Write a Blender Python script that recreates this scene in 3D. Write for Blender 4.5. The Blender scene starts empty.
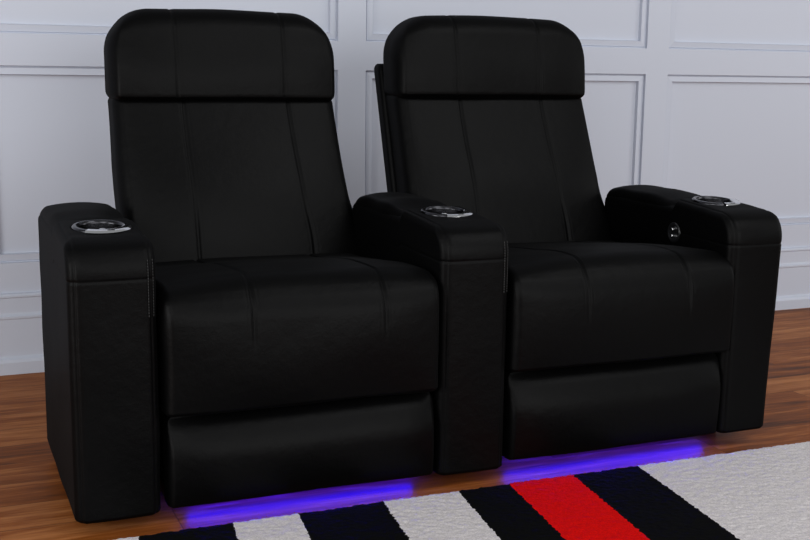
import bpy, math, random
import numpy as np
from mathutils import Vector, Matrix, noise

random.seed(4)
SC = bpy.context.scene
COL = SC.collection

# ------------------------------------------------------------------ render look
SC.view_settings.view_transform = 'Standard'
SC.view_settings.look = 'None'
SC.view_settings.gamma = 1.0
SC.view_settings.use_curve_mapping = False
SC.view_settings.exposure = 0.0

# ------------------------------------------------------------------ camera
CAM = Vector((-0.2287, -2.1112, 0.8514))
yaw, pit, rol = map(math.radians, (22.8665, 9.8059, 0.7721))
F = Vector((math.sin(yaw) * math.cos(pit), math.cos(yaw) * math.cos(pit), -math.sin(pit)))
R0 = Vector((math.cos(yaw), -math.sin(yaw), 0))
U0 = R0.cross(F)
R = R0 * math.cos(rol) + U0 * math.sin(rol)
U = U0 * math.cos(rol) - R0 * math.sin(rol)
cd = bpy.data.cameras.new('camera')
cam = bpy.data.objects.new('camera', cd)
COL.objects.link(cam)
m = Matrix((R, U, -F)).transposed().to_4x4()
m.translation = CAM
cam.matrix_world = m
cd.sensor_width = 36
cd.lens = 36 * 1146.1 / 810
cd.clip_start = 0.05
SC.camera = cam

# ------------------------------------------------------------------ materials
def mat(name):
    mt = bpy.data.materials.new(name)
    mt.use_nodes = True
    nt = mt.node_tree
    return mt, nt, nt.nodes['Principled BSDF']

def N(nt, t, **kw):
    n = nt.nodes.new(t)
    for k, v in kw.items():
        if k.startswith('i_'):
            key = k[2:]
            n.inputs[int(key) if key.isdigit() else key].default_value = v
        else:
            setattr(n, k, v)
    return n

def leather():
    mt, nt, b = mat('black_leather')
    L = nt.links.new
    tc = N(nt, 'ShaderNodeTexCoord')
    n1 = N(nt, 'ShaderNodeTexNoise', i_Scale=5.0, i_Detail=3.0)
    L(tc.outputs['Object'], n1.inputs['Vector'])
    v = N(nt, 'ShaderNodeTexVoronoi', i_Scale=420.0)
    L(tc.outputs['Object'], v.inputs['Vector'])
    n2 = N(nt, 'ShaderNodeTexNoise', i_Scale=38.0, i_Detail=4.0, i_Roughness=.6)
    L(tc.outputs['Object'], n2.inputs['Vector'])
    mr = N(nt, 'ShaderNodeMapRange', i_3=LR[0], i_4=LR[1])
    L(n1.outputs['Fac'], mr.inputs[0])
    b1 = N(nt, 'ShaderNodeBump', i_Strength=.18, i_Distance=.0006)
    L(v.outputs['Distance'], b1.inputs['Height'])
    b2 = N(nt, 'ShaderNodeBump', i_Strength=.3, i_Distance=.004)
    L(n2.outputs['Fac'], b2.inputs['Height'])
    L(b1.outputs[0], b2.inputs['Normal'])
    # matt hide with a thin even sheen: diffuse body and a weak glossy layer
    df = N(nt, 'ShaderNodeBsdfDiffuse'); gl = N(nt, 'ShaderNodeBsdfGlossy'); mx = N(nt, 'ShaderNodeMixShader')
    df.inputs['Color'].default_value = (.0010, .0010, .0011, 1)
    gl.inputs['Color'].default_value = (1, 1, 1, 1)
    lw = N(nt, 'ShaderNodeLayerWeight', i_Blend=.5)
    pw = N(nt, 'ShaderNodeMath', operation='POWER', i_1=3.0)
    m2 = N(nt, 'ShaderNodeMapRange', i_3=SHEEN[0], i_4=SHEEN[1])
    L(lw.outputs['Facing'], pw.inputs[0]); L(pw.outputs[0], m2.inputs[0]); L(m2.outputs[0], mx.inputs[0])
    L(mr.outputs[0], gl.inputs['Roughness'])
    L(b2.outputs[0], df.inputs['Normal']); L(b2.outputs[0], gl.inputs['Normal'])
    L(df.outputs[0], mx.inputs[1]); L(gl.outputs[0], mx.inputs[2])
    L(mx.outputs[0], nt.nodes['Material Output'].inputs['Surface'])
    nt.nodes.remove(b)
    return mt

def plain(name, col, rough=.5, metal=0., spec=.5):
    mt, nt, b = mat(name)
    b.inputs['Base Color'].default_value = (*col, 1)
    b.inputs['Roughness'].default_value = rough
    b.inputs['Metallic'].default_value = metal
    b.inputs['Specular IOR Level'].default_value = spec
    # faint procedural unevenness of the finish
    tc = N(nt, 'ShaderNodeTexCoord')
    n = N(nt, 'ShaderNodeTexNoise', i_Scale=60.0, i_Detail=2.0)
    nt.links.new(tc.outputs['Object'], n.inputs['Vector'])
    bp = N(nt, 'ShaderNodeBump', i_Strength=.05, i_Distance=.001)
    nt.links.new(n.outputs['Fac'], bp.inputs['Height'])
    nt.links.new(bp.outputs[0], b.inputs['Normal'])
    return mt

LR = (.39, .49)
SHEEN = (.0072, .045)
M_LEATHER = leather()
M_STITCH = plain('black_thread', (.055, .055, .055), .7, 0, .3)
M_CHROME = plain('polished_metal', (.75, .75, .76), .12, 1.0)
M_CUP = plain('dark_steel', (.05, .05, .055), .25, 1.0)
M_PLASTIC = plain('black_plastic', (.008, .008, .009), .3)
M_WALL = plain('wall_paint', (.575, .61, .70), .45, 0, .35)

def led_mat():
    mt, nt, b = mat('violet_led')
    b.inputs['Base Color'].default_value = (.02, .0, .05, 1)
    b.inputs['Emission Color'].default_value = (.006, .0, 1.0, 1)
    b.inputs['Emission Strength'].default_value = LED
    return mt
LED = 46.0
M_LED = led_mat()

def floor_mat():
    mt, nt, b = mat('oak_boards')
    L = nt.links.new
    tc = N(nt, 'ShaderNodeTexCoord')
    sp = N(nt, 'ShaderNodeSeparateXYZ')
    L(tc.outputs['Object'], sp.inputs[0])
    def M(op, a, b2=None, c=None):
        n = N(nt, 'ShaderNodeMath', operation=op)
        for i, q in enumerate((a, b2, c)):
            if q is None: continue
            if isinstance(q, (int, float)): n.inputs[i].default_value = q
            else: L(q, n.inputs[i])
        return n.outputs[0]
    W = .127
    yy = M('DIVIDE', M('ADD', sp.outputs['Y'], 10.0 + BOFF), W)
    row = M('FLOOR', yy)
    fy = M('FRACT', yy)
    w1 = N(nt, 'ShaderNodeTexWhiteNoise', noise_dimensions='1D')
    L(row, w1.inputs['W'])
    xx = M('DIVIDE', M('ADD', sp.outputs['X'], M('MULTIPLY', w1.outputs['Value'], 1.3)), 1.25)
    xi = M('FLOOR', xx)
    fx = M('FRACT', xx)
    cb = N(nt, 'ShaderNodeCombineXYZ')
    L(row, cb.inputs[0]); L(xi, cb.inputs[1])
    w2 = N(nt, 'ShaderNodeTexWhiteNoise', noise_dimensions='2D')
    L(cb.outputs[0], w2.inputs['Vector'])
    # grain
    gv = N(nt, 'ShaderNodeCombineXYZ')
    L(M('MULTIPLY', sp.outputs['X'], 1.6), gv.inputs[0])
    L(M('MULTIPLY', sp.outputs['Y'], 17.0), gv.inputs[1])
    L(M('MULTIPLY', w2.outputs['Value'], 40.0), gv.inputs[2])
    g1 = N(nt, 'ShaderNodeTexNoise', i_Scale=1.6, i_Detail=6.0, i_Roughness=.6, i_Distortion=.6)
    L(gv.outputs[0], g1.inputs['Vector'])
    g2 = N(nt, 'ShaderNodeTexNoise', i_Scale=9.0, i_Detail=4.0, i_Roughness=.6)
    L(gv.outputs[0], g2.inputs['Vector'])
    # knots
    kv = N(nt, 'ShaderNodeCombineXYZ')
    L(M('MULTIPLY', sp.outputs['X'], 2.2), kv.inputs[0])
    L(M('MULTIPLY', sp.outputs['Y'], 6.0), kv.inputs[1])
    kn = N(nt, 'ShaderNodeTexVoronoi', i_Scale=1.0)
    L(kv.outputs[0], kn.inputs['Vector'])
    kr = N(nt, 'ShaderNodeMapRange', i_1=.03, i_2=.12, i_3=.45, i_4=1.0)
    L(kn.outputs['Distance'], kr.inputs[0])
    cr = N(nt, 'ShaderNodeValToRGB')
    e = cr.color_ramp.elements
    e[0].position = .34; e[0].color = (.075, .022, .006, 1)
    e[1].position = .68; e[1].color = (.43, .165, .052, 1)
    mid = e.new(.5); mid.color = (.225, .063, .011, 1)
    tot = M('ADD', M('MULTIPLY', g1.outputs['Fac'], .62), M('ADD', M('MULTIPLY', g2.outputs['Fac'], .26), M('MULTIPLY', w2.outputs['Value'], .14)))
    L(tot, cr.inputs[0])
    # seams
    e1 = M('MINIMUM', fy, M('SUBTRACT', 1.0, fy))
    s1 = N(nt, 'ShaderNodeMapRange', i_1=.0, i_2=.018, i_3=.35, i_4=1.0)
    L(e1, s1.inputs[0])
    e2 = M('MINIMUM', fx, M('SUBTRACT', 1.0, fx))
    s2 = N(nt, 'ShaderNodeMapRange', i_1=.0, i_2=.0016, i_3=.4, i_4=1.0)
    L(e2, s2.inputs[0])
    mul = M('MULTIPLY', M('MULTIPLY', s1.outputs[0], s2.outputs[0]), kr.outputs[0])
    vm = N(nt, 'ShaderNodeVectorMath', operation='SCALE')
    L(cr.outputs[0], vm.inputs[0]); L(mul, vm.inputs['Scale'])
    L(vm.outputs[0], b.inputs['Base Color'])
    b.inputs['Roughness'].default_value = .40
    b.inputs['Specular IOR Level'].default_value = .04
    bp = N(nt, 'ShaderNodeBump', i_Strength=.3, i_Distance=.001)
    L(M('ADD', M('MULTIPLY', g2.outputs['Fac'], .5), mul), bp.inputs['Height'])
    L(bp.outputs[0], b.inputs['Normal'])
    return mt
BOFF = .0
M_FLOOR = floor_mat()

STR = [(.092, 'w'), (.2685, 'k'), (.397, 'w'), (.577, 'k'), (.742, 'w'), (.8495, 'k'), (1.010, 'r'), (1.1715, 'k')]
def rug_mat():
    mt, nt, b = mat('striped_wool_pile')
    L = nt.links.new
    tc = N(nt, 'ShaderNodeTexCoord')
    sp = N(nt, 'ShaderNodeSeparateXYZ')
    L(tc.outputs['Object'], sp.inputs[0])
    nz = N(nt, 'ShaderNodeTexNoise', i_Scale=110.0, i_Detail=2.0)
    L(tc.outputs['Object'], nz.inputs['Vector'])
    def M(op, a, b2=None):
        n = N(nt, 'ShaderNodeMath', operation=op)
        for i, q in enumerate((a, b2)):
            if q is None: continue
            if isinstance(q, (int, float)): n.inputs[i].default_value = q
            else: L(q, n.inputs[i])
        return n.outputs[0]
    x = M('SUBTRACT', sp.outputs['X'], M('MULTIPLY', M('ADD', sp.outputs['Y'], .1), .13))
    x = M('ADD', x, M('MULTIPLY', M('SUBTRACT', nz.outputs['Fac'], .5), .012))
    x = M('DIVIDE', M('ADD', x, .5), 3.0)
    cr = N(nt, 'ShaderNodeValToRGB')
    cr.color_ramp.interpolation = 'CONSTANT'
    C = {'w': (.68, .64, .64, 1), 'k': (.003, .003, .003, 1), 'r': (.72, .004, .003, 1)}
    e = cr.color_ramp.elements
    e[0].position = 0; e[0].color = C['w']
    names = ['w'] + [None] * 8
    seq = ['k', 'w', 'k', 'w', 'k', 'r', 'k', 'w']
    for (xx, _), c in zip(STR, seq):
        el = e.new((xx + .5) / 3.0); el.color = C[c]
    e.remove(e[len(e) - 1]) if e[len(e) - 1].position > .999 else None
    L(x, cr.inputs[0])
    n2 = N(nt, 'ShaderNodeTexNoise', i_Scale=330.0, i_Detail=3.0)
    L(tc.outputs['Object'], n2.inputs['Vector'])
    mr = N(nt, 'ShaderNodeMapRange', i_1=.3, i_2=.7, i_3=.72, i_4=1.08)
    L(n2.outputs['Fac'], mr.inputs[0])
    vm = N(nt, 'ShaderNodeVectorMath', operation='SCALE')
    L(cr.outputs[0], vm.inputs[0]); L(mr.outputs[0], vm.inputs['Scale'])
    L(vm.outputs[0], b.inputs['Base Color'])
    b.inputs['Roughness'].default_value = .95
    b.inputs['Specular IOR Level'].default_value = .05
    bp = N(nt, 'ShaderNodeBump', i_Strength=.5, i_Distance=.002)
    L(n2.outputs['Fac'], bp.inputs['Height'])
    L(bp.outputs[0], b.inputs['Normal'])
    return mt
M_RUG = rug_mat()

# ------------------------------------------------------------------ mesh helpers
def link(name, verts, faces, mats, parent=None, fm=None, smooth=True, loc=(0, 0, 0)):
    me = bpy.data.meshes.new(name)
    me.from_pydata([tuple(v) for v in verts], [], faces)
    for q in (mats if isinstance(mats, (list, tuple)) else [mats]):
        me.materials.append(q)
    if fm: me.polygons.foreach_set('material_index', fm)
    me.polygons.foreach_set('use_smooth', [smooth] * len(me.polygons))
    me.update()
    o = bpy.data.objects.new(name, me)
    COL.objects.link(o)
    o.location = loc
    if parent: o.parent = parent
    return o

KS = .975
ROOT = Vector((.79, .0, 0))
def TS(v):
    """sofa drawing coordinates -> room coordinates, relative to the sofa's own origin"""
    return CAM + (Vector(v) - CAM) * KS - ROOT

class G:
    """collects geometry of one part"""
    def __init__(s): s.v = []; s.f = []; s.m = []
    def add(s, v, f, mi=0):
        k = len(s.v); s.v += [Vector(q) for q in v]
        s.f += [tuple(i + k for i in q) for q in f]; s.m += [mi] * len(f)
    def build(s, name, mats, parent, smooth=True):
        return link(name, [TS(q) for q in s.v], s.f, mats, parent, s.m, smooth)

def axis(lo, hi, step, rl, rh, dense=()):
    """grid stops with fine steps in the rounded ends and around seams"""
    s = set()
    n = max(2, int(round((hi - lo) / step)))
    for i in range(n + 1): s.add(lo + (hi - lo) * i / n)
    for k in range(8):
        a = math.tan(math.radians(45 * k / 7.0))
        if rl > 0: s.add(lo + rl * (1 - a))
        if rh > 0: s.add(hi - rh * (1 - a))
    for d, w in dense:
        for k in range(-5, 6): s.add(min(hi, max(lo, d + w * k / 2.5)))
    out = []
    for q in sorted(s):
        if not out or q - out[-1] > 3e-4: out.append(q)
    out[-1] = hi
    return out

def rbox(g, lo, hi, rl, rh, step=.02, dense=((), (), ()), deform=None, mi=0):
    """rounded box with elliptical edges, grid surface; deform(p, n) -> p"""
    ax = [axis(lo[i], hi[i], step, rl[i], rh[i], dense[i]) for i in range(3)]
    idx = {}; V = []; Fc = []
    def vert(i, j, k):
        key = (i, j, k)
        if key in idx: return idx[key]
        p = [ax[0][i], ax[1][j], ax[2][k]]
        d = [0, 0, 0]; r = [1, 1, 1]; c = [0, 0, 0]
        onface = [0, 0, 0]
        for a in range(3):
            cl = min(max(p[a], lo[a] + rl[a]), hi[a] - rh[a])
            r[a] = max(rl[a] if p[a] < cl else rh[a], 1e-5)
            c[a] = cl
            d[a] = (p[a] - cl) / r[a]
            if rl[a] == 0 and p[a] <= lo[a] + 1e-9: onface[a] = -1
            if rh[a] == 0 and p[a] >= hi[a] - 1e-9: onface[a] = 1
        ln = math.sqrt(sum(q * q for q in d))
        if ln > 1e-6:
            d = [q / ln for q in d]
            P = Vector([c[a] + d[a] * r[a] for a in range(3)])
            n = Vector([d[a] / r[a] for a in range(3)]).normalized()
        else:
            P = Vector(p); n = Vector(onface)
            n = n.normalized() if n.length else Vector((0, 0, 1))
        if deform: P = deform(P, n)
        idx[key] = len(V); V.append(P)
        return idx[key]
    nx, ny, nz = (len(a) - 1 for a in ax)
    for j in range(ny):
        for k in range(nz):
            Fc.append((vert(0, j, k), vert(0, j, k + 1), vert(0, j + 1, k + 1), vert(0, j + 1, k)))
            Fc.append((vert(nx, j, k), vert(nx, j + 1, k), vert(nx, j + 1, k + 1), vert(nx, j, k + 1)))
    for i in range(nx):
        for k in range(nz):
            Fc.append((vert(i, 0, k), vert(i + 1, 0, k), vert(i + 1, 0, k + 1), vert(i, 0, k + 1)))
            Fc.append((vert(i, ny, k), vert(i, ny, k + 1), vert(i + 1, ny, k + 1), vert(i + 1, ny, k)))
        for j in range(ny):
            Fc.append((vert(i, j, 0), vert(i, j + 1, 0), vert(i + 1, j + 1, 0), vert(i + 1, j, 0)))
            Fc.append((vert(i, j, nz), vert(i + 1, j, nz), vert(i + 1, j + 1, nz), vert(i, j + 1, nz)))
    g.add(V, Fc, mi)

def lathe(g, prof, cen, ax=(0, 0, 1), n=40, mi=0, arc=None):
    """revolve (radius, height) stops about an axis"""
    A = Vector(ax).normalized()
    X = Vector((1, 0, 0)) if arc else A.orthogonal().normalized()
    Y = A.cross(X)
    V = []; Fc = []
    for r, h in prof:
        for i in range(n):
            t = 2 * math.pi * i / n if not arc else math.radians(arc[0] + (arc[1] - arc[0]) * i / (n - 1))
            V.append(Vector(cen) + A * h + (X * math.cos(t) + Y * math.sin(t)) * r)
    for k in range(len(prof) - 1):
        for i in range(n - 1 if arc else n):
            j = (i + 1) % n
            Fc.append((k * n + i, k * n + j, (k + 1) * n + j, (k + 1) * n + i))
    g.add(V, Fc, mi)

def gs(x, s, w): return math.exp(-((x - s) / w) ** 2)
def sstep(a, b, x):
    t = min(1, max(0, (x - a) / (b - a))); return t * t * (3 - 2 * t)
def wr(p, sc, amp, off=0):
    """soft wrinkles of stretched hide"""
    return amp * noise.noise(Vector((p.x * sc[0] + off, p.y * sc[1], p.z * sc[2])))

# ------------------------------------------------------------------ the sofa
XA = [(.000, .162), (.745, .905), (1.476, 1.631)]     # the three armrests
XS = [(.170, .744), (.911, 1.494)]                    # the two seats

sofa = bpy.data.objects.new('theater_sofa', None)
COL.objects.link(sofa)
sofa.location = ROOT
sofa['label'] = 'black leather two-seat reclining theater sofa with three cup holder armrests, glowing violet underneath'
sofa['category'] = 'sofa'
sofa.empty_display_size = .1

def top_z(y):                          # slope of the armrest top
    return .014 * sstep(.0, .30, y)

CROSS = ((-125, -15), (-110, -10), (-100, -5))
CUPS = (.145, .165, .172)
def armrest(i):
    x0, x1 = XA[i]; A = x1 - x0; xc = (x0 + x1) / 2
    CUPY = CUPS[i]
    g = G()
    seamz = .4665
    def df(p, n):
        q = p.copy()
        up = sstep(.40, .53, p.z)
        q.z += (top_z(p.y) - .018 * sstep(.222, .24, p.y)) * up
        t = min(1, max(0, (p.z - .475) / .066))
        q.y += .058 * (1 - math.sqrt(1 - t * t)) * (1 - sstep(.0, .13, p.y))
        # horizontal seam round the front and the two upright seams beside it
        if p.y < .3:
            q -= n * .0022 * gs(p.z, seamz, .0028) * .6 * (1 - sstep(.2, .3, p.y))
        for sx in (x0 + .012, x1 - .012):
            if n.y < -.2 or n.z > .3:
                q -= n * .0016 * gs(p.x, sx, .0028) * (1 - sstep(.2, .26, p.y))
        # a little fill in the faces
        u = (p.x - xc) / (A / 2)
        q.y -= .004 * max(0, -n.y) * (1 - u * u)
        q += n * wr(p, (6, 6, 9), .0016, i * 9)
        if i == 2: q.x -= .017 * (1 - sstep(0, .46, p.z)) * sstep(x0, x1, p.x)
        # cup holder well
        r = math.hypot(p.x - xc, p.y - CUPY)
        if n.z > .7 and r < .058:
            q.z -= .003 * (1 - sstep(.050, .058, r)) + .072 * (1 - sstep(.0430, .0480, r))
        return q
    dx = [(x0 + .012, .003), (x1 - .012, .003)] + [(xc + .015 * k, .0075) for k in range(-3, 4)]
    dy = [(CUPY + .015 * k, .0075) for k in range(-3, 4)] + [(.231, .006)]
    rbox(g, (x0, 0, (.0, .0, .012)[i]), (x1, .55, .541), (.026, .022, .012), (.022, .02, .020), .014,
         (dx, dy, [(seamz, .004), (.50, .012), (.527, .008)]), df)
    # lighter topstitching beside the inner upright seam
    for sx in (x1 - .0075, x1 - .0175):
        zz = .395
        while zz < .505 and i < 2:
            t = min(1, max(0, (zz - .475) / .066))
            yy = .058 * (1 - math.sqrt(1 - t * t)) + (.0035 if sx > x1 - .01 else -.0028)
            rbox(g, (sx - .0005, yy - .0012, zz), (sx + .0005, yy + .0008, zz + .0032), (.0002,) * 3, (.0002,) * 3, .1, mi=1)
            zz += .0055
    o = g.build('armrest', [M_LEATHER, M_STITCH], sofa)
    # raised rear pad
    g = G()
    def pf(p, n):
        q = p.copy()
        v = (p.y - .24) / .31
        u = (p.x - xc) / (A / 2)
        q.z += .012 * (1 - u * u) * (n.z > 0) + .010 * sstep(0, .35, v) * (1 if p.z > .52 else 0)
        q.z -= .012 * sstep(.75, 1.1, v) * (1 if p.z > .52 else 0)
        q += n * wr(p, (9, 12, 12), .003, i * 5)
        q -= n * .0015 * gs(p.z, .52, .003)
        return q
    rbox(g, (x0 + .001, .225, .480), (x1 + .001, .556, .538), (.02, .045, .016), (.02, .03, .034), .012,
         ((), (), [(.52, .003)]), pf)
    g.build('armrest_pad', M_LEATHER, o)
    # cup holder: flanged metal ring with a deep dark well and two small touch pads
    g = G()
    z = .541 + top_z(CUPY)
    sl = (0, -.085, 1)                 # tilted like the armrest top
    c = (xc, CUPY, z + .0005)
    lathe(g, [(.053, -.003), (.0535, .001), (.051, .0032), (.046, .0040), (.0435, .0028), (.0425, -.002)], c, sl, 48, 1)
    lathe(g, [(.0425, -.001), (.0425, .0040), (.0475, .0056), (.0590, .0046), (.0620, .0010)], c, sl, 96, 0, arc=(CROSS[i]))
    lathe(g, [(.0425, -.002), (.041, -.03), (.038, -.062), (.033, -.066), (.0001, -.066)], c, sl, 48, 1)
    rbox(g, (xc + .006, CUPY - .0560, z - .004), (xc + .020, CUPY - .0480, z + .0020), (.002, .002, .001), (.002, .002, .001), .01, ((), (), ()), None, 2)
    for dx_, dy_ in ((-.019, .010), (.007, .019)):
        lathe(g, [(.0065, -.02), (.0065, -.0075), (.0052, -.0062), (.0001, -.006)], (xc + dx_, CUPY + dy_, z + .001), sl, 16, 0)
        lathe(g, [(.0035, -.064), (.0035, -.02)], (xc + dx_, CUPY + dy_, z + .001), sl, 8, 1)
    g.build('cup_holder', [M_CHROME, M_CUP, M_PLASTIC], o)['label'] = 'shiny metal cup holder'
    if i == 2:
        g = G()
        c = (x0 - .0005, .222, .469)
        nx = (-1, 0, 0)
        lathe(g, [(.025, -.004), (.025, .0005), (.023, .0022), (.0205, .0024), (.019, .001), (.0001, .001)], c, nx, 40, 0)
        for dz in (.0075, -.0085):
            lathe(g, [(.0042, 0), (.0042, .0035), (.003, .0052), (.0001, .0056)], (c[0] - .0005, c[1] + .002, c[2] + dz), nx, 16, 1)
        g.build('recline_button', [M_PLASTIC, M_CHROME], o)['label'] = 'round button plate with two bright metal buttons'
    # feet
    for fy in (.14, .47):
        g = G()
        lathe(g, [(.0001, -.0228), (.016, -.0228), (.018, -.020), (.021, .004), (.0001, .006)], (xc, fy, .002), (0, 0, 1), 24)
        g.build('foot', M_PLASTIC, sofa)
    return o

def seat(i, zl, sf):
    x0, x1 = XS[i]; S = x1 - x0; xc = (x0 + x1) / 2; hw = (x1 - x0) / 2
    s1, s2 = x0 + S * sf[0], x0 + S * sf[1]
    g = G()
    def df(p, n):
        q = p.copy()
        u = (p.x - xc) / hw
        fade = sstep(.30, .40, p.z)
        w = max(0, n.z)
        wf = max(0, -n.y)
        t = min(1, max(0, (p.z - .38) / .062))
        q.y += .045 * (1 - math.sqrt(1 - t * t)) * (1 - sstep(.0, .14, p.y))
        q.z -= .034 * sstep(.08, .52, p.y) * sstep(.3, .42, p.z)
        q.z += w * (.016 * (1 - abs(u) ** 2.6) * (1 - .45 * sstep(.25, .5, p.y)) - .012 * (1 - sstep(0, .12, p.y)) * 0)
        q.y -= wf * (.014 * (1 - u ** 4) * math.sin(math.pi * min(1, max(0, (p.z - zl) / (.42 - zl)))) ** .7)
        for s in (s1, s2):
            # the seam bows outward towards the front edge
            sx = s + (.012 if s == s2 else -.0) * sstep(.25, .05, p.y) if False else s
            q -= n * .0042 * gs(p.x, sx, .004) * fade
            for e in (-.011, .011):
                q -= n * .0004 * gs(p.x, sx + e, .0022) * fade
        q += n * wr(p, (5, 7, 7), .004, i * 7 + 2)
        return q
    dx = [(s1, .006), (s2, .006), (s1 - .011, .003), (s1 + .011, .003), (s2 - .011, .003), (s2 + .011, .003)]
    rbox(g, (x0, -.008, zl), (x1, .55, .442), (.020, .030, .012), (.020, .02, .030), .014, (dx, (), ()), df)
    g.build('seat_cushion', M_LEATHER, sofa)
    # footrest panel below the seat
    g = G()
    zb = .006 if i == 0 else .012
    def ff(p, n):
        q = p.copy()
        u = (p.x - xc) / hw
        v = (p.z - zb) / (zl - zb)
        q.y -= max(0, -n.y) * .024 * (1 - u ** 6) * math.sin(math.pi * min(1, max(0, v))) ** .5
        q.y += max(0, -n.y) * .020 * sstep(.55, 1.05, v)
        q += n * wr(p, (5, 7, 8), .003, i * 3 + 8)
        return q
    rbox(g, (x0 + .004, .006, zb), (x1 - (.004, .016)[i], .055, zl - .004), (.014, .022, .010), (.014, .01, .03), .014, ((), (), ()), ff)
    g.build('footrest', M_LEATHER, sofa)
    # underframe that carries the seat, and the light strip fixed to its front edge
    g = G()
    rbox(g, (x0 + .004, .20, -.0205), (x1 - .004, .50, zl), (.004,) * 3, (.004,) * 3, .1)
    rbox(g, (x0 + .01, .060, zb - .001), (x1 - .01, .21, zb + .03), (.003,) * 3, (.003,) * 3, .1)
    g.build('seat_base', M_PLASTIC, sofa)
    g = G()
    e0, e1 = LEDX[i]
    rbox(g, (e0, .068, zb - .0135), (e1, .082, zb - .0005), (.002,) * 3, (.002,) * 3, .1)
    g.build('light_strip', M_LED, sofa)['label'] = 'glowing violet-blue light strip'

LEDX = [(.225, .715), (.945, 1.48)]

def backrest(i, xl, xr, sb, sh, shell, dz):
    """lower back cushion leaning rearwards, headrest roll on top, rear shell"""
    x0, x1 = xl, xr; xc = (x0 + x1) / 2; hw = (x1 - x0) / 2
    lean0, lean1 = .52, .635                 # front surface at z=.45 and z=.775
    k = (lean1 - lean0) / .325
    zt = .800 + dz
    g = G()
    s1, s2 = x0 + 2 * hw * sb[0], x0 + 2 * hw * sb[1]
    def df(p, n):
        q = p.copy()
        u = (p.x - xc) / hw
        v = (p.z - .40) / (zt - .40)
        f = max(0, -n.y)
        q.y -= f * (.016 * (1 - u ** 4) + .016 * gs(p.z, .56, .10) * (1 - u * u))
        for s in (s1, s2):
            q -= n * .0036 * gs(p.x, s, .004) * f
            for e in (-.010, .010):
                q -= n * .0003 * gs(p.x, s + e, .0022) * f
        q.x += .018 * (1 - sstep(.44, .55, p.z)) * max(0, u)
        q.x += .022 * (1 - sstep(.1, 1.0, v)) * sstep(-1, 1, u)
        q += n * wr(p, (4, 5, 5), .005, i * 11 + 1)
        q.y += (p.z - .45) * k
        return q
    dx = [(s, .006) for s in (s1, s2)] + [(s + e, .003) for s in (s1, s2) for e in (-.01, .01)]
    rbox(g, (x0, lean0, .37), (x1, lean0 + .115, zt), (.028, .035, .02), (.028, .02, .022), .014, (dx, (), ()), df)
    o = g.build('backrest', M_LEATHER, sofa)
    # headrest
    g = G()
    h0, h1 = x0 - .006, x1 + .004
    hc = (h0 + h1) / 2; hh = (h1 - h0) / 2
    zb, ztp = .779 + dz, .990 + dz * .6
    s1, s2 = h0 + 2 * hh * sh[0], h0 + 2 * hh * sh[1]
    RC = .10
    def hf(p, n):
        q = p.copy()
        u = (p.x - hc) / hh
        f = max(0, -n.y)
        v = (p.z - zb) / (ztp - zb)
        q.y -= f * (.014 * (1 - u ** 4) + .010 * gs(v, .35, .35))
        q.z += .010 * (1 - u * u) * sstep(.5, 1, v)
        for s in (s1, s2):
            q -= n * .0032 * gs(p.x, s, .004) * max(f, max(0, n.z)) * (1 if n.z > -.4 else 0)
            for e in (-.010, .010):
                q -= n * .0003 * gs(p.x, s + e, .0022) * f
        # round the two upper corners (and slightly the lower ones)
        ax_, az = abs(p.x - hc) - (hh - RC), p.z - (ztp - RC)
        if ax_ > 0 and az > 0:
            a, b = min(1, ax_ / RC), min(1, az / RC)
            q.x += RC * (a * math.sqrt(1 - b * b / 2) - a) * (1 if p.x > hc else -1)
            q.z += RC * (b * math.sqrt(1 - a * a / 2) - b)
        rb = .03
        az = (zb + rb) - p.z; ax_ = abs(p.x - hc) - (hh - rb)
        if ax_ > 0 and az > 0:
            a, b = min(1, ax_ / rb), min(1, az / rb)
            q.x += rb * (a * math.sqrt(1 - b * b / 2) - a) * (1 if p.x > hc else -1)
            q.z -= rb * (b * math.sqrt(1 - a * a / 2) - b)
        q += n * wr(p, (5, 5, 6), .004, i * 13 + 4)
        q.y += (p.z - zb) * .12
        return q
    dx = [(s, .006) for s in (s1, s2)] + [(s + e, .003) for s in (s1, s2) for e in (-.01, .01)]
    rbox(g, (h0, .626, zb), (h1, .735, ztp), (.022, .040, .016), (.022, .03, .045), .012, (dx, (), ()), hf)
    g.build('headrest', M_LEATHER, o)
    # rear shell
    g = G()
    def sf(p, n):
        q = p.copy(); q.y += (p.z - .45) * .33; return q
    rbox(g, (shell[0], .610, .10), (shell[1], .66, .872), (.012, .012, .02), (.012, .02, .02), .05, ((), (), ()), sf)
    g.build('back_shell', M_LEATHER, o)

for i in range(3): armrest(i)
seat(0, .192, (.30, .775))
seat(1, .213, (.305, .76))
backrest(0, .187, .733, (.295, .765), (.275, .745), (.22, .70), -.008)
backrest(1, .905, 1.462, (.305, .735), (.285, .715), (.893, 1.43), .002)

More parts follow.
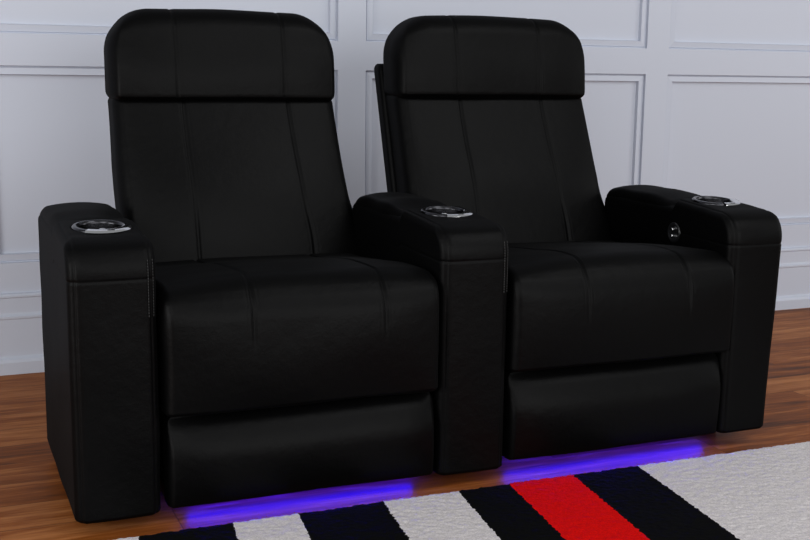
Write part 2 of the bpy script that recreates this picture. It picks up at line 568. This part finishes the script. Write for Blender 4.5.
# ------------------------------------------------------------------ wall with recessed panels
WY = 1.2146
PERIOD = 1.1065
PX = [(1.035 + PERIOD * k, 2.052 + PERIOD * k) for k in range(-4, 4)]
def wall():
    V = []; Fc = []
    xlo, xhi = PX[0][0] - .1, PX[-1][1] + .1
    rows = [(.312, .8545), (.9405, 1.90)]
    def q(a, b, c, d):
        k = len(V); V.extend([a, b, c, d]); Fc.append((k, k + 1, k + 2, k + 3))
    def rect(x0, z0, x1, z1, y=WY): q((x0, y, z0), (x1, y, z0), (x1, y, z1), (x0, y, z1))
    zs = [0, .312, .8545, .9405, 1.90, 2.60]
    for z0, z1 in ((zs[0], zs[1]), (zs[2], zs[3]), (zs[4], zs[5])): rect(xlo, z0, xhi, z1)
    for z0, z1 in rows:
        xx = xlo
        for x0, x1 in PX:
            rect(xx, z0, x0, z1); xx = x1
        rect(xx, z0, xhi, z1)
        for x0, x1 in PX:
            # (inset, depth) stops of the moulding: quirk, flat, ogee, panel field
            st = [(0, 0), (.0008, .011), (.0040, .0125), (.0055, .0085), (.0215, .0060), (.0235, .0055), (.0255, .0180), (.0275, .0185)]
            for (a, d), (b, e) in zip(st, st[1:]):
                r0 = (x0 + a, z0 + a, x1 - a, z1 - a, WY + d); r1 = (x0 + b, z0 + b, x1 - b, z1 - b, WY + e)
                c0 = [(r0[0], r0[4], r0[1]), (r0[2], r0[4], r0[1]), (r0[2], r0[4], r0[3]), (r0[0], r0[4], r0[3])]
                c1 = [(r1[0], r1[4], r1[1]), (r1[2], r1[4], r1[1]), (r1[2], r1[4], r1[3]), (r1[0], r1[4], r1[3])]
                for j in range(4):
                    n = (j + 1) % 4
                    q(c0[j], c0[n], c1[n], c1[j])
            a, d = st[-1]
            rect(x0 + a, z0 + a, x1 - a, z1 - a, WY + d)
    # back and edges give the wall its thickness
    rect(xlo, 0, xhi, 2.6, WY + .12)
    q((xlo, WY, 0), (xlo, WY, 2.6), (xlo, WY + .12, 2.6), (xlo, WY + .12, 0))
    q((xhi, WY, 0), (xhi, WY + .12, 0), (xhi, WY + .12, 2.6), (xhi, WY, 2.6))
    q((xlo, WY, 2.6), (xhi, WY, 2.6), (xhi, WY + .12, 2.6), (xlo, WY + .12, 2.6))
    o = link('wall_back', V, Fc, M_WALL, smooth=False)
    o['kind'] = 'structure'
    return xlo, xhi
xlo, xhi = wall()

def baseboard():
    # section: (proud of wall, height)
    pr = [(.030, 0), (.030, .034), (.026, .042), (.018, .047), (.016, .050), (.016, .154), (.0185, .158), (.0185, .163), (.012, .168),
          (.0105, .172), (.0105, .214), (.0135, .217), (.0135, .2215), (.010, .226), (0.0, .2275)]
    V = []; Fc = []
    for x in (xlo, xhi):
        for a, z in pr: V.append((x, WY - a, z))
    n = len(pr)
    for k in range(n - 1): Fc.append((k, n + k, n + k + 1, k + 1))
    o = link('baseboard_back', V, Fc, M_WALL, smooth=False)
    o['kind'] = 'structure'
baseboard()

v = [(xlo, -3.2, 0), (xhi, -3.2, 0), (xhi, WY + .1, 0), (xlo, WY + .1, 0), (xlo, -3.2, -.02), (xhi, -3.2, -.02), (xhi, WY + .1, -.02), (xlo, WY + .1, -.02)]
fl = link('floor', v, [(0, 1, 2, 3), (7, 6, 5, 4), (0, 4, 5, 1), (1, 5, 6, 2), (2, 6, 7, 3), (3, 7, 4, 0)], M_FLOOR, smooth=False)
fl['kind'] = 'structure'

# ------------------------------------------------------------------ rug
def rug():
    xs = list(np.arange(-.25, 2.35, .0042))
    ys = []
    y = -.097
    while y > -1.35:
        ys.append(y); y -= .0036 if y > -.75 else .012
    nx, ny = len(xs), len(ys)
    rs = np.random.RandomState(3)
    hz = rs.rand(ny, nx)
    fine = (hz + np.roll(hz, 1, 0) + np.roll(hz, 1, 1) + np.roll(np.roll(hz, 1, 0), 1, 1)) / 4
    ed = rs.rand(nx)
    ed = (ed + np.roll(ed, 1)) / 2
    V = []
    for j in range(ny):
        for i in range(nx):
            e = min(1, (ys[0] - ys[j]) / .010, (xs[i] - xs[0]) / .01, (xs[-1] - xs[i]) / .01)
            z = .0025 + .0085 * math.sqrt(max(0, 1 - (1 - e) ** 2)) + (fine[j, i] - .5) * .0040 * (.5 + .5 * e)
            yy = ys[j] + (ed[i] - .5) * .012 * math.exp(-j / 2.5) + (rs.rand() - .5) * .001
            V.append((xs[i] + (rs.rand() - .5) * .001, yy, z))
    Fc = []
    for j in range(ny - 1):
        for i in range(nx - 1):
            a = j * nx + i
            Fc.append((a, a + nx, a + nx + 1, a + 1))
    # skirt and flat underside
    def ring():
        r = [i for i in range(nx)] + [j * nx + nx - 1 for j in range(1, ny)] + [(ny - 1) * nx + i for i in range(nx - 2, -1, -1)] + [j * nx for j in range(ny - 2, 0, -1)]
        return r
    r = ring(); k = len(V)
    for q in r: V.append((V[q][0], V[q][1], .0005))
    m = len(r)
    for a in range(m):
        b = (a + 1) % m
        Fc.append((r[a], r[b], k + b, k + a))
    Fc.append(tuple(k + a for a in range(m)))
    o = link('striped_rug', V, Fc, M_RUG, smooth=True)
    o['label'] = 'shaggy white, black and red striped rug on the wooden floor before the sofa'
    o['category'] = 'rug'
rug()

# ------------------------------------------------------------------ light
w = bpy.data.worlds.new('world')
SC.world = w
w.use_nodes = True
bg = w.node_tree.nodes['Background']
bg.inputs[0].default_value = (.95, .97, 1.0, 1)
bg.inputs[1].default_value = .29

def area(name, loc, tgt, sx, sy, pw, col=(1, 1, 1)):
    d = bpy.data.lights.new(name, 'AREA')
    d.shape = 'RECTANGLE'; d.size = sx; d.size_y = sy; d.energy = pw; d.color = col
    o = bpy.data.objects.new(name, d)
    COL.objects.link(o)
    o.location = loc
    o.rotation_euler = (Vector(tgt) - Vector(loc)).to_track_quat('-Z', 'Y').to_euler()
    return o
area('ceiling_lamp', (2.2, -1.9, 3.0), (1.1, .4, .0), 2.2, 1.2, 30)
area('ceiling_lamp', (-1.0, -1.9, 3.0), (.2, .6, .2), 1.8, 1.2, 5)
area('front_fill', (1.6, -4.2, 1.3), (.9, 1.2, .4), 3.4, 1.8, 60)  # unseen frontal fill, added to even out the lower wall
area('front_fill', (-1.4, -3.0, 1.8), (.1, 1.2, .35), 1.6, 1.6, 28)  # unseen fill from front left, added to lift the left of the wall
area('side_fill', (-2.5, -1.0, .75), (-.1, 1.2, .1), 1.4, 1.2, 38)  # added fill washing the low left wall, no real window behind it
area('side_fill', (4.3, -.9, 1.3), (1.2, .7, .5), 1.2, 1.6, 18)  # fill added from the right for backrest highlights and the right wall
